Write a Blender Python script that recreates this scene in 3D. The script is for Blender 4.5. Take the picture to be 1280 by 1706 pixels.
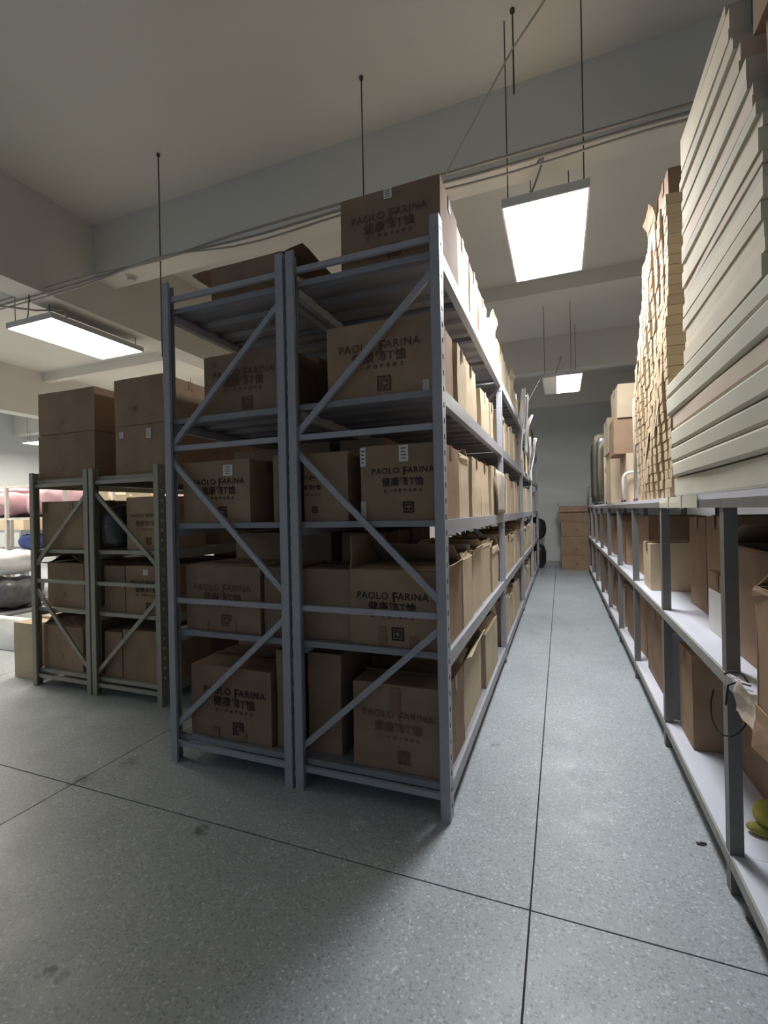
import bpy, bmesh, math, random
from mathutils import Vector, Matrix, noise

random.seed(7)
S = bpy.context.scene
for o in list(bpy.data.objects):
    bpy.data.objects.remove(o, do_unlink=True)
COL = S.collection

# ------------------------------------------------------------------ camera
EYE = 1.5
cam = bpy.data.cameras.new('camera')
cam.sensor_fit = 'HORIZONTAL'
cam.sensor_width = 36.0
cam.lens = 771.0 / 1280.0 * 36.0
cam.clip_start = 0.05
cam_ob = bpy.data.objects.new('camera', cam)
COL.objects.link(cam_ob)
yaw, roll = math.radians(20.9), 0.0205
F = Vector((-math.sin(yaw), math.cos(yaw), 0))
R = Vector((math.cos(yaw), math.sin(yaw), 0))
U = Vector((0, 0, 1))
cx_ = R * math.cos(roll) - U * math.sin(roll)
cy_ = R * math.sin(roll) + U * math.cos(roll)
m = Matrix((cx_, cy_, -F)).transposed().to_4x4()
m.translation = Vector((0, 0, EYE))
cam_ob.matrix_world = m
S.camera = cam_ob

# ------------------------------------------------------------------ world, colour, lamp strengths
S.view_settings.view_transform = 'Standard'
S.view_settings.look = 'None'
S.view_settings.gamma = 1.0
S.view_settings.use_curve_mapping = False
S.view_settings.exposure = 0.0
w = bpy.data.worlds.new('daylight')
S.world = w
w.use_nodes = True
w.node_tree.nodes['Background'].inputs[0].default_value = (0.48, 0.72, 1.0, 1)
w.node_tree.nodes['Background'].inputs[1].default_value = 0.46
LAMP_AISLE = 60.0
LAMP_LEFT = 60.0
LAMP_NEARLEFT = 26.0
LAMP_FAR = 62.0


# ------------------------------------------------------------------ materials
def srgb(r, g, b):
    f = lambda c: (c / 255 / 12.92) if c / 255 <= 0.04045 else ((c / 255 + 0.055) / 1.055) ** 2.4
    return (f(r), f(g), f(b), 1)


def material(name, col, rough=0.7, metal=0.0, var=0.12, scale=6.0, bump=0.0, bscale=40.0, stretch=None, spec=0.5):
    mt = bpy.data.materials.new(name)
    mt.use_nodes = True
    nt = mt.node_tree
    N, L = nt.nodes, nt.links
    b = N['Principled BSDF']
    b.inputs['Roughness'].default_value = rough
    b.inputs['Metallic'].default_value = metal
    b.inputs['Specular IOR Level'].default_value = spec
    tc = N.new('ShaderNodeTexCoord')
    mp = N.new('ShaderNodeMapping')
    L.new(tc.outputs['Object'], mp.inputs['Vector'])
    if stretch:
        mp.inputs['Scale'].default_value = stretch
    oi = N.new('ShaderNodeObjectInfo')
    n = N.new('ShaderNodeTexNoise')
    n.inputs['Scale'].default_value = scale
    n.inputs['Detail'].default_value = 6
    L.new(mp.outputs[0], n.inputs['Vector'])
    rp = N.new('ShaderNodeMapRange')
    rp.inputs[1].default_value = 0.3
    rp.inputs[2].default_value = 0.7
    rp.inputs[3].default_value = 1 - var
    rp.inputs[4].default_value = 1 + var
    L.new(n.outputs[0], rp.inputs[0])
    r2 = N.new('ShaderNodeMapRange')
    r2.inputs[3].default_value = 1 - var * 0.8
    r2.inputs[4].default_value = 1 + var * 0.8
    L.new(oi.outputs['Random'], r2.inputs[0])
    mu = N.new('ShaderNodeMath')
    mu.operation = 'MULTIPLY'
    L.new(rp.outputs[0], mu.inputs[0])
    L.new(r2.outputs[0], mu.inputs[1])
    vm = N.new('ShaderNodeVectorMath')
    vm.operation = 'SCALE'
    vm.inputs[0].default_value = col[:3]
    L.new(mu.outputs[0], vm.inputs['Scale'])
    L.new(vm.outputs[0], b.inputs['Base Color'])
    if bump:
        n2 = N.new('ShaderNodeTexNoise')
        n2.inputs['Scale'].default_value = bscale
        n2.inputs['Detail'].default_value = 4
        L.new(mp.outputs[0], n2.inputs['Vector'])
        bp = N.new('ShaderNodeBump')
        bp.inputs['Strength'].default_value = bump
        bp.inputs['Distance'].default_value = 0.01
        L.new(n2.outputs[0], bp.inputs['Height'])
        L.new(bp.outputs[0], b.inputs['Normal'])
    return mt


CARD = material('cardboard', srgb(158, 132, 108), 0.85, var=0.13, scale=5, bump=0.25, bscale=14, spec=0.2)
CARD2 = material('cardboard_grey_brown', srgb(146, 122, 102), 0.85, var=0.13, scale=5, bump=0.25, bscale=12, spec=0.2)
CARDP = material('cardboard_pale', srgb(196, 178, 152), 0.85, var=0.09, scale=4, bump=0.3, bscale=10, spec=0.2)
CARDT = material('cardboard_tan', srgb(186, 166, 138), 0.85, var=0.1, scale=4, spec=0.2)
CARDD = material('cardboard_inside', srgb(140, 116, 92), 0.9, var=0.1, spec=0.1)
SHEET = material('carton_sheet', srgb(216, 206, 186), 0.85, var=0.08, scale=2.5, spec=0.2)
SHEETG = material('carton_sheet_greenish', srgb(200, 196, 180), 0.85, var=0.06, scale=2.5, spec=0.2)
SHEETR = material('carton_sheet_rosy', srgb(208, 192, 176), 0.85, var=0.06, scale=2.5, spec=0.2)
STEEL = material('grey_painted_steel', srgb(164, 164, 170), 0.45, var=0.06, scale=9, bump=0.08, bscale=60)
STEELS = material('shelf_steel', srgb(140, 140, 146), 0.5, var=0.08, scale=7)
STEELG = material('warm_tinted_steel', srgb(156, 152, 136), 0.5, var=0.07, scale=9)  # olive tint puts the warm lamp light into plain grey steel
STEELD = material('dark_grey_steel', srgb(118, 116, 114), 0.5, var=0.1, scale=9, bump=0.1)
BOARD = material('white_laminate', srgb(214, 214, 224), 0.45, var=0.04, scale=3)
RIM = material('board_edge', srgb(150, 148, 142), 0.6, var=0.1, scale=12)
WALL = material('wall_paint', srgb(196, 198, 198), 0.9, var=0.04, scale=0.8, spec=0.2)
CEIL = material('ceiling_paint', srgb(210, 208, 202), 0.95, var=0.05, scale=0.6, spec=0.1)
INK = material('print_ink', srgb(48, 30, 26), 0.8, var=0.05)
INKL = material('print_ink_faded', srgb(104, 76, 60), 0.85, var=0.1)
TAPE = material('brown_tape', srgb(128, 98, 74), 0.35, var=0.08)
TAPEC = material('clear_tape', srgb(196, 188, 176), 0.25, var=0.12, scale=20)
PAPER = material('paper_label', srgb(214, 214, 210), 0.7, var=0.03)
RODM = material('rusty_rod', srgb(78, 70, 64), 0.6, metal=0.4)
CONDUIT = material('grey_conduit', srgb(158, 152, 144), 0.6, var=0.06)
ROPE = material('pale_cord', srgb(176, 170, 160), 0.8)
HOUS = material('lamp_housing', srgb(190, 190, 192), 0.35, var=0.05)
WHITEP = material('white_plastic', srgb(226, 226, 226), 0.35, var=0.05, bump=0.4, bscale=18)
GREYP = material('grey_plastic', srgb(110, 110, 112), 0.25, var=0.35, scale=9, bump=0.8, bscale=16)
BLACKP = material('black_plastic', srgb(44, 44, 46), 0.4, var=0.15, bump=0.4)
OLIVEP = material('olive_sack', srgb(84, 78, 56), 0.8, var=0.2)
PINK = material('pink_fabric', srgb(198, 160, 166), 0.9, var=0.12, bump=0.4, bscale=12)
BLUE = material('blue_fabric', srgb(52, 70, 130), 0.9, var=0.2)
WHITET = material('white_tube', srgb(212, 206, 196), 0.35)
YELL = material('yellow_cloth', srgb(158, 152, 70), 0.8, var=0.15)
DARKM = material('dark_scrap', srgb(40, 38, 36), 0.8)
CORD = material('black_cord', srgb(30, 30, 32), 0.6)

# terrazzo floor
FLOOR = bpy.data.materials.new('terrazzo')
FLOOR.use_nodes = True
nt = FLOOR.node_tree
N, L = nt.nodes, nt.links
b = N['Principled BSDF']
tc = N.new('ShaderNodeTexCoord')
geo = N.new('ShaderNodeNewGeometry')


def fnoise(scale, det, lo, hi, a, c):
    n = N.new('ShaderNodeTexNoise')
    n.inputs['Scale'].default_value = scale
    n.inputs['Detail'].default_value = det
    L.new(geo.outputs['Position'], n.inputs['Vector'])
    r = N.new('ShaderNodeMapRange')
    r.inputs[1].default_value = lo
    r.inputs[2].default_value = hi
    r.inputs[3].default_value = a
    r.inputs[4].default_value = c
    L.new(n.outputs[0], r.inputs[0])
    return r.outputs[0]


def fmul(a, c):
    mu = N.new('ShaderNodeMath')
    mu.operation = 'MULTIPLY'
    L.new(a, mu.inputs[0])
    L.new(c, mu.inputs[1])
    return mu.outputs[0]


vo = N.new('ShaderNodeTexVoronoi')
vo.inputs['Scale'].default_value = 125
L.new(geo.outputs['Position'], vo.inputs['Vector'])
sep = N.new('ShaderNodeSeparateColor')
L.new(vo.outputs['Color'], sep.inputs[0])
chip = N.new('ShaderNodeValToRGB')
cr = chip.color_ramp
cr.interpolation = 'CONSTANT'
cr.elements[0].position = 0.0
cr.elements[0].color = (0.74, 0.74, 0.74, 1)
cr.elements[1].position = 0.09
cr.elements[1].color = (1, 1, 1, 1)
for p, v in ((0.5, 0.93), (0.72, 1.05), (0.90, 1.22), (0.965, 1.45)):
    e = cr.elements.new(p)
    e.color = (v, v, v, 1)
L.new(sep.outputs[0], chip.inputs[0])
t = fmul(chip.outputs[0], fnoise(1.3, 5, 0.3, 0.7, 0.9, 1.08))
t = fmul(t, fnoise(160, 2, 0.3, 0.7, 0.88, 1.12))
# old dark scuffs and one pale paint fleck (wear with a place of its own)
for (sx, sy, sr, dv) in ((-2.60, 1.84, 0.07, 0.55), (-1.63, 1.74, 0.045, 0.45), (-1.61, 1.04, 0.035, 0.35),
                         (-2.50, 2.08, 0.06, 0.7), (-1.56, 1.03, 0.03, 0.6), (-0.94, 2.03, 0.05, 1.3),
                         (-2.35, 1.2, 0.16, 0.85), (-0.42, 3.0, 0.03, 0.6)):
    d = N.new('ShaderNodeVectorMath')
    d.operation = 'DISTANCE'
    L.new(geo.outputs['Position'], d.inputs[0])
    d.inputs[1].default_value = (sx, sy, 0)
    nn = fnoise(30, 3, 0.3, 0.7, -sr * 0.7, sr * 0.7)
    ad = N.new('ShaderNodeMath')
    ad.operation = 'ADD'
    L.new(d.outputs['Value'], ad.inputs[0])
    L.new(nn, ad.inputs[1])
    r = N.new('ShaderNodeMapRange')
    r.inputs[1].default_value = sr * 0.4
    r.inputs[2].default_value = sr
    r.inputs[3].default_value = dv
    r.inputs[4].default_value = 1
    L.new(ad.outputs[0], r.inputs[0])
    t = fmul(t, r.outputs[0])
vm = N.new('ShaderNodeVectorMath')
vm.operation = 'SCALE'
vm.inputs[0].default_value = srgb(166, 172, 175)[:3]
L.new(t, vm.inputs['Scale'])
L.new(vm.outputs[0], b.inputs['Base Color'])
L.new(fnoise(5, 5, 0.3, 0.7, 0.34, 0.5), b.inputs['Roughness'])


def emitter(name, col, strength):
    mt = bpy.data.materials.new(name)
    mt.use_nodes = True
    n = mt.node_tree
    n.nodes.remove(n.nodes['Principled BSDF'])
    e = n.nodes.new('ShaderNodeEmission')
    e.inputs[0].default_value = col
    e.inputs[1].default_value = strength
    n.links.new(e.outputs[0], n.nodes['Material Output'].inputs[0])
    return mt


# ------------------------------------------------------------------ mesh helpers
def cub(bm, x0, x1, y0, y1, z0, z1):
    vs = [bm.verts.new((x, y, z)) for z in (z0, z1) for y in (y0, y1) for x in (x0, x1)]
    for f in ((0, 2, 3, 1), (4, 5, 7, 6), (0, 1, 5, 4), (2, 6, 7, 3), (0, 4, 6, 2), (1, 3, 7, 5)):
        bm.faces.new([vs[i] for i in f])
    return vs


def bar(bm, p, q, wd, dp, up=(0, 1, 0)):
    """rectangular bar from p to q; wd across, dp along 'up'"""
    p, q, up = Vector(p), Vector(q), Vector(up)
    d = (q - p).normalized()
    s = d.cross(up).normalized()
    u2 = s.cross(d).normalized()
    vs = []
    for c in (p, q):
        for a, e in ((-1, -1), (1, -1), (1, 1), (-1, 1)):
            vs.append(bm.verts.new(c + s * a * wd / 2 + u2 * e * dp / 2))
    for f in ((0, 3, 2, 1), (4, 5, 6, 7), (0, 1, 5, 4), (1, 2, 6, 5), (2, 3, 7, 6), (3, 0, 4, 7)):
        bm.faces.new([vs[i] for i in f])


def tube(bm, pts, r, n=8):
    rings = []
    pts = [Vector(p) for p in pts]
    prev = None
    for i, p in enumerate(pts):
        d = (pts[min(i + 1, len(pts) - 1)] - pts[max(i - 1, 0)]).normalized()
        a = prev if prev else (Vector((0, 0, 1)) if abs(d.z) < 0.9 else Vector((1, 0, 0)))
        s = (a - d * a.dot(d)).normalized()
        prev = s
        t = d.cross(s)
        rings.append([bm.verts.new(p + (s * math.cos(k * 2 * math.pi / n) + t * math.sin(k * 2 * math.pi / n)) * r) for k in range(n)])
    for a, c in zip(rings, rings[1:]):
        for k in range(n):
            bm.faces.new((a[k], a[(k + 1) % n], c[(k + 1) % n], c[k]))
    bm.faces.new(rings[0][::-1])
    bm.faces.new(rings[-1])


def mesh(name, bm, mat, smooth=False):
    bmesh.ops.recalc_face_normals(bm, faces=bm.faces)
    me = bpy.data.meshes.new(name)
    bm.to_mesh(me)
    bm.free()
    if smooth:
        for p in me.polygons:
            p.use_smooth = True
    me.materials.append(mat)
    return me


def put(name, me, parent=None, loc=(0, 0, 0), rot=(0, 0, 0), sc=(1, 1, 1)):
    o = bpy.data.objects.new(name, me)
    COL.objects.link(o)
    o.location = loc
    o.rotation_euler = rot
    o.scale = sc
    if parent:
        o.parent = parent
    return o


def tag(o, label, cat, group=None):
    o['label'] = label
    o['category'] = cat
    if group:
        o['group'] = group
    return o


def thing(name, label, cat, loc=(0, 0, 0), rz=0, group=None):
    o = bpy.data.objects.new(name, None)
    COL.objects.link(o)
    o.location = loc
    o.rotation_euler = (0, 0, rz)
    return tag(o, label, cat, group)


def struct(name, bm, mat):
    o = put(name, mesh(name, bm, mat))
    o['kind'] = 'structure'
    return o


def solid(name, mat, *cubs, parent=None, smooth=False):
    bm = bmesh.new()
    for c in cubs:
        cub(bm, *c)
    return put(name, mesh(name, bm, mat, smooth), parent)


ORD = ['nearest', 'second', 'third', 'fourth', 'fifth', 'sixth', 'seventh', 'eighth', 'ninth', 'tenth', 'eleventh',
       'twelfth', 'thirteenth', 'fourteenth', 'fifteenth', 'sixteenth', 'seventeenth', 'eighteenth', 'nineteenth',
       'twentieth', 'twenty-first', 'twenty-second', 'twenty-third', 'twenty-fourth', 'twenty-fifth', 'twenty-sixth',
       'twenty-seventh', 'twenty-eighth', 'twenty-ninth', 'thirtieth', 'thirty-first', 'thirty-second', 'thirty-third']

# ------------------------------------------------------------------ room
CZ = 4.8
fl = bpy.data.objects.new('floor', None)
bm = bmesh.new()
cub(bm, -16.2, 2.4, -5.2, 13.2, -0.2, -0.012)
fl = struct('floor', bm, DARKM)
xs = [-16.2] + [-0.135 - 2.47 * k for k in range(6, -1, -1)] + [2.4]
ys = [-5.2, -0.67, 1.80, 13.2]
for i in range(len(xs) - 1):
    for j in range(len(ys) - 1):
        bm = bmesh.new()
        g = 0.0035
        cub(bm, xs[i] + g, xs[i + 1] - g, ys[j] + g, ys[j + 1] - g, -0.03, 0)
        put('floor_slab', mesh('floor_slab', bm, FLOOR), fl)

for nm, c in (('wall_back', (-16.2, 2.4, 13.0, 13.2, 0, CZ)), ('wall_right', (2.2, 2.4, -5.2, 13.0, 0, CZ)),
              ('wall_left', (-16.2, -16.0, -5.2, 13.0, 0, CZ)), ('ceiling', (-16.2, 2.4, -5.2, 13.2, CZ, CZ + 0.2)),
              ('trim_1', (-16.0, 2.2, 3.74, 4.0, 4.2, CZ)), ('trim_2', (-16.0, 2.2, 7.05, 7.2, 4.6, CZ)),
              ('trim_3', (-16.0, 2.2, 9.45, 9.72, 4.15, CZ)), ('trim_4', (-16.0, 2.2, 12.75, 13.0, 4.15, CZ)),
              ('trim_5', (-5.22, -4.87, -5.2, 13.0, 3.8, CZ)), ('trim_6', (-11.2, -10.85, -5.2, 13.0, 3.8, CZ)),
              ('trim_7', (-16.0, 2.2, -2.2, -1.95, 4.2, CZ))):
    bm = bmesh.new()
    cub(bm, *c)
    struct(nm, bm, WALL if nm.startswith('wall') else CEIL)
# front wall behind the photographer: broad windows with mullions
bm = bmesh.new()
cub(bm, -16.2, 2.4, -5.2, -5.0, 0, 0.9)
cub(bm, -16.2, 2.4, -5.2, -5.0, 3.4, CZ)
for k in range(7):
    x = -16.2 + k * 3.05
    cub(bm, x, x + 0.3, -5.2, -5.0, 0.9, 3.4)
struct('wall_front', bm, WALL)
bm = bmesh.new()
cub(bm, -16.0, 2.2, 12.96, 13.0, 0, 0.12)
struct('baseboard_back', bm, RIM)

# ------------------------------------------------------------------ tall double rack
LV = [0.155, 0.80, 1.455, 2.10, 2.78]
TOP = 2.93
PW, PD = 0.05, 0.068


def post_mesh(h, side, mat, key):
    """front flange faces -Y, perforated web on the +X (side=1) or -X side; origin at web outer corner"""
    bm = bmesh.new()
    s = side
    x = lambda a, c: (min(-s * a, -s * c), max(-s * a, -s * c))
    cub(bm, *x(0, PW), 0, 0.003, 0, h)                 # front flange
    cub(bm, *x(0.0, PW * 0.6), PD - 0.003, PD, 0, h)   # rear flange
    cub(bm, *x(PW - 0.003, PW), 0, 0.014, 0, h)        # lip
    cub(bm, *x(0, 0.003), 0.003, 0.024, 0, h)          # web, front strip
    cub(bm, *x(0, 0.003), PD - 0.024, PD - 0.003, 0, h)
    z = 0.0
    while z < h:
        cub(bm, *x(0, 0.003), 0.024, PD - 0.024, z, min(z + 0.052, h))
        z += 0.078
    return mesh(key, bm, mat)


def panel_mesh(wx, wy, mat):
    """ribbed steel shelf panel: origin at corner, top at z=0"""
    bm = bmesh.new()
    t = 0.0015
    cub(bm, 0, wx, 0.001, wy - 0.001, -t, 0)
    cub(bm, 0, wx, 0.001, 0.003, -0.032, -t)
    cub(bm, 0, wx, wy - 0.003, wy - 0.001, -0.032, -t)
    for k in range(3):
        yc = wy * (k + 0.5) / 3
        vs = [bm.verts.new((xx, yc + dy, dz)) for xx in (0.004, wx - 0.004) for dy, dz in ((-0.06, -t), (-0.035, -0.024), (0.035, -0.024), (0.06, -t))]
        for a in range(3):
            bm.faces.new((vs[a], vs[a + 1], vs[a + 5], vs[a + 4]))
        bm.faces.new((vs[0], vs[3], vs[2], vs[1]))
        bm.faces.new((vs[4], vs[5], vs[6], vs[7]))
    return mesh('shelf_panel', bm, mat)


def beam_mesh(length, mat):
    bm = bmesh.new()
    cub(bm, -0.02, 0.02, 0.0, length, -0.075, -0.028)
    cub(bm, 0.0, 0.02, 0.0, length, -0.028, 0.0)
    for y in (0.0, length - 0.004):
        cub(bm, 0.0, 0.024, y, y + 0.004, -0.12, 0.03)
    return mesh('beam', bm, mat)


def rack(name, label, x0, x1, ys, levels, top, mat, pmat, frames):
    """x0 left posts' outer face, x1 right posts' outer face; ys front face of each frame"""
    t = thing(name, label, 'rack', (x0, ys[0], 0))
    W = x1 - x0
    pR = post_mesh(top, 1, mat, 'post')
    pL = post_mesh(top, -1, mat, 'post')
    diag, horiz = frames
    for y in ys:
        dy = y - ys[0]
        put('post', pL, t, (0, dy, 0))
        put('post', pR, t, (W, dy, 0))
        for (za, zb) in diag:                          # za at left post, zb at right post
            bm = bmesh.new()
            bar(bm, (PW * 0.6, 0, za), (W - PW * 0.6, 0, zb), 0.032, 0.02)
            put('diagonal_brace', mesh('diagonal_brace', bm, mat), t, (0, dy + 0.03, 0))
        for z in horiz:
            bm = bmesh.new()
            bar(bm, (PW * 0.5, 0, z), (W - PW * 0.5, 0, z), 0.03, 0.02)
            put('cross_brace', mesh('cross_brace', bm, mat), t, (0, dy + 0.03, 0))
    for i in range(len(ys) - 1):
        L_ = ys[i + 1] - ys[i]
        y0 = ys[i] - ys[0]
        bme = beam_mesh(L_ - PD - 0.002, mat)
        npn = 4
        wy = (L_ - 0.02) / npn
        pm = panel_mesh(W - 0.05, wy, pmat)
        for z in levels:
            put('beam', bme, t, (W - 0.024, y0 + PD + 0.001, z))
            put('beam', bme, t, (0.024, y0 + L_ - 0.001, z), (0, 0, math.pi))
            for k in range(npn):
                yy = y0 + 0.052 + wy * k if True else 0
                # first panel starts just behind the frame braces
                ww = wy - (0.042 / npn)
                put('shelf_panel', pm, t, (0.025, y0 + 0.045 + (L_ - 0.052) * k / npn, z), (0, 0, 0), (1, (L_ - 0.052) / npn / wy, 1))
    return t


YS = [2.175, 4.63, 7.12, 9.6, 12.05]
FR_L = ([(1.93, 2.68), (1.84, 1.05), (0.22, 0.93)], [2.83, 1.915, 0.985, 0.105])
FR_R = ([(1.93, 2.68), (1.84, 1.05), (0.22, 0.93)], [2.83, 1.915, 0.985, 0.105])
XR0, XR1 = -1.378, -0.520
XL0, XL1 = -2.262, -1.398
rack('storage_rack', 'tall five-level grey steel shelving rack standing right along the bright aisle', XR0, XR1, YS, LV, TOP, STEEL, STEELS, FR_R)
rack('storage_rack', 'tall five-level grey steel shelving rack standing left, back to back with the aisle one', XL0, XL1, YS, LV, TOP, STEEL, STEELS, FR_L)

# low pair at the left, grey steel tinted olive for warm light
YL = [2.765, 5.2, 7.65]
LL = [0.145, 0.70, 1.225, 1.85]
rack('low_storage_rack', 'lower four-level grey rack painted olive for warm light at far left, its outer half under two stacked cartons', -4.485, -3.745, YL, LL, 1.915, STEELG, STEELG,
     ([(1.09, 1.72), (0.86, 0.19)], [1.80, 0.945, 0.085]))
rack('low_storage_rack', 'lower four-level grey rack painted olive for warm light tucked right beside the tall rack', -3.725, -2.955, YL, LL, 1.915, STEELG, STEELG,
     ([(1.72, 1.09), (0.19, 0.86)], [1.80, 0.945, 0.085]))


# ------------------------------------------------------------------ printed marks
def text_mesh(body, size, mat, spacing=1.0, align='CENTER', bold=0.0):
    cu = bpy.data.curves.new('print', 'FONT')
    cu.body = body
    cu.size = size
    cu.align_x = align
    cu.space_character = spacing
    cu.offset = bold
    cu.resolution_u = 3
    ob = bpy.data.objects.new('print', cu)
    COL.objects.link(ob)
    bpy.context.view_layer.update()
    me = bpy.data.meshes.new_from_object(ob.evaluated_get(bpy.context.evaluated_depsgraph_get()))
    bpy.data.objects.remove(ob, do_unlink=True)
    me.materials.clear()
    me.materials.append(mat)
    return me


def join_meshes(parts, name, mat):
    bm = bmesh.new()
    for me, dx, dy, s in parts:
        k = len(bm.verts)
        bm.from_mesh(me)
        bm.verts.ensure_lookup_table()
        for v in bm.verts[k:]:
            v.co = Vector((v.co.x * s + dx, v.co.y * s + dy, 0))
    me = bpy.data.meshes.new(name)
    bm.to_mesh(me)
    bm.free()
    me.materials.append(mat)
    return me


PR = {}
for key, ink in (('dark', INK), ('faded', INKL)):
    a = text_mesh('PAOLO', 0.036, ink, 1.12, 'LEFT', 0.0004)
    f = text_mesh('F', 0.050, ink, 1.0, 'LEFT', 0.0004)
    r_ = text_mesh('ARINA', 0.036, ink, 1.12, 'LEFT', 0.0004)
    bm = bmesh.new()
    cub(bm, 0.006, 0.0075, -0.008, 0.028, 0, 0.0001)
    fb = bpy.data.meshes.new('stroke')
    bm.to_mesh(fb)
    bm.free()
    wa = max(v.co.x for v in a.vertices)
    wr = max(v.co.x for v in r_.vertices)
    tot = wa + 0.0375 + wr
    name_me = join_meshes([(a, -tot / 2, 0, 1), (f, -tot / 2 + wa + 0.016, -0.008, 1), (fb, -tot / 2 + wa + 0.0105, -0.0, 1),
                           (r_, -tot / 2 + wa + 0.0375, 0, 1)], 'brand_lettering', ink)
    c = text_mesh('健康飾T恤', 0.050, ink, 1.06, 'CENTER', 0.0006)
    s = text_mesh('另一種營養新概念', 0.017, ink, 2.1, 'CENTER', 0.0002)
    bm = bmesh.new()
    q = 0.024
    # square stamp: frame, quartered corners and a lozenge left open in the middle
    for (x0, x1, y0, y1) in ((-q, q, -q, -q + .006), (-q, q, q - .006, q), (-q, -q + .006, -q, q), (q - .006, q, -q, q),
                             (-.014, -.004, .004, .014), (.004, .014, .004, .014), (-.014, -.004, -.014, -.004), (.004, .014, -.014, -.004),
                             (-.0015, .0015, -q, -.006), (-.0015, .0015, .006, q), (-q, -.006, -.0015, .0015), (.006, q, -.0015, .0015)):
        vs = [bm.verts.new(p) for p in ((x0, y0, 0), (x1, y0, 0), (x1, y1, 0), (x0, y1, 0))]
        bm.faces.new(vs)
    em = bpy.data.meshes.new('emblem')
    bm.to_mesh(em)
    bm.free()
    em.materials.append(ink)
    PR[key] = dict(name=name_me, cn=c, slogan=s, emblem=em)
bm = bmesh.new()
for k in range(4):
    cub(bm, -0.014, 0.014 - 0.006 * (k % 2), 0.012 - 0.009 * k, 0.015 - 0.009 * k, 0, 0.0001)
LABPRINT = mesh('label_print', bm, INKL)


# ------------------------------------------------------------------ cartons
def wob(v, seed, amp, fr=3.0):
    n = noise.noise_vector(Vector((v.x * fr + seed * 7.3, v.y * fr + seed * 3.1, v.z * fr)))
    return v + n * amp


def slab(bm, o, ux, uy, w_, h_, t_, nx=3, ny=2, curl=0.0, seed=0, amp=0.0):
    """thin board: origin o, spans w_*ux and h_*uy, thickness t_ along the normal"""
    o, ux, uy = Vector(o), Vector(ux), Vector(uy)
    nrm = ux.cross(uy).normalized()
    g = []
    for side in (0, 1):
        rows = []
        for j in range(ny + 1):
            row = []
            for i in range(nx + 1):
                u_, v_ = i / nx, j / ny
                p = o + ux * w_ * u_ + uy * h_ * v_ + nrm * (curl * v_ * v_ + t_ * side)
                if amp:
                    q_ = noise.noise_vector(Vector((u_ * 2.3 + seed * 5.1, v_ * 1.7 + seed, seed * 2.7)))
                    p += nrm * q_.x * amp * (0.3 + v_) + uy * q_.y * amp * v_ * 0.8
                row.append(bm.verts.new(p))
            rows.append(row)
        g.append(rows)
    for side in (0, 1):
        for j in range(ny):
            for i in range(nx):
                f = (g[side][j][i], g[side][j][i + 1], g[side][j + 1][i + 1], g[side][j + 1][i])
                bm.faces.new(f if side else f[::-1])
    for i in range(nx):
        bm.faces.new((g[0][0][i], g[0][0][i + 1], g[1][0][i + 1], g[1][0][i]))
        bm.faces.new((g[0][ny][i + 1], g[0][ny][i], g[1][ny][i], g[1][ny][i + 1]))
    for j in range(ny):
        bm.faces.new((g[0][j + 1][0], g[0][j][0], g[1][j][0], g[1][j + 1][0]))
        bm.faces.new((g[0][j][nx], g[0][j + 1][nx], g[1][j + 1][nx], g[1][j][nx]))


SEED = [0]


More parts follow.
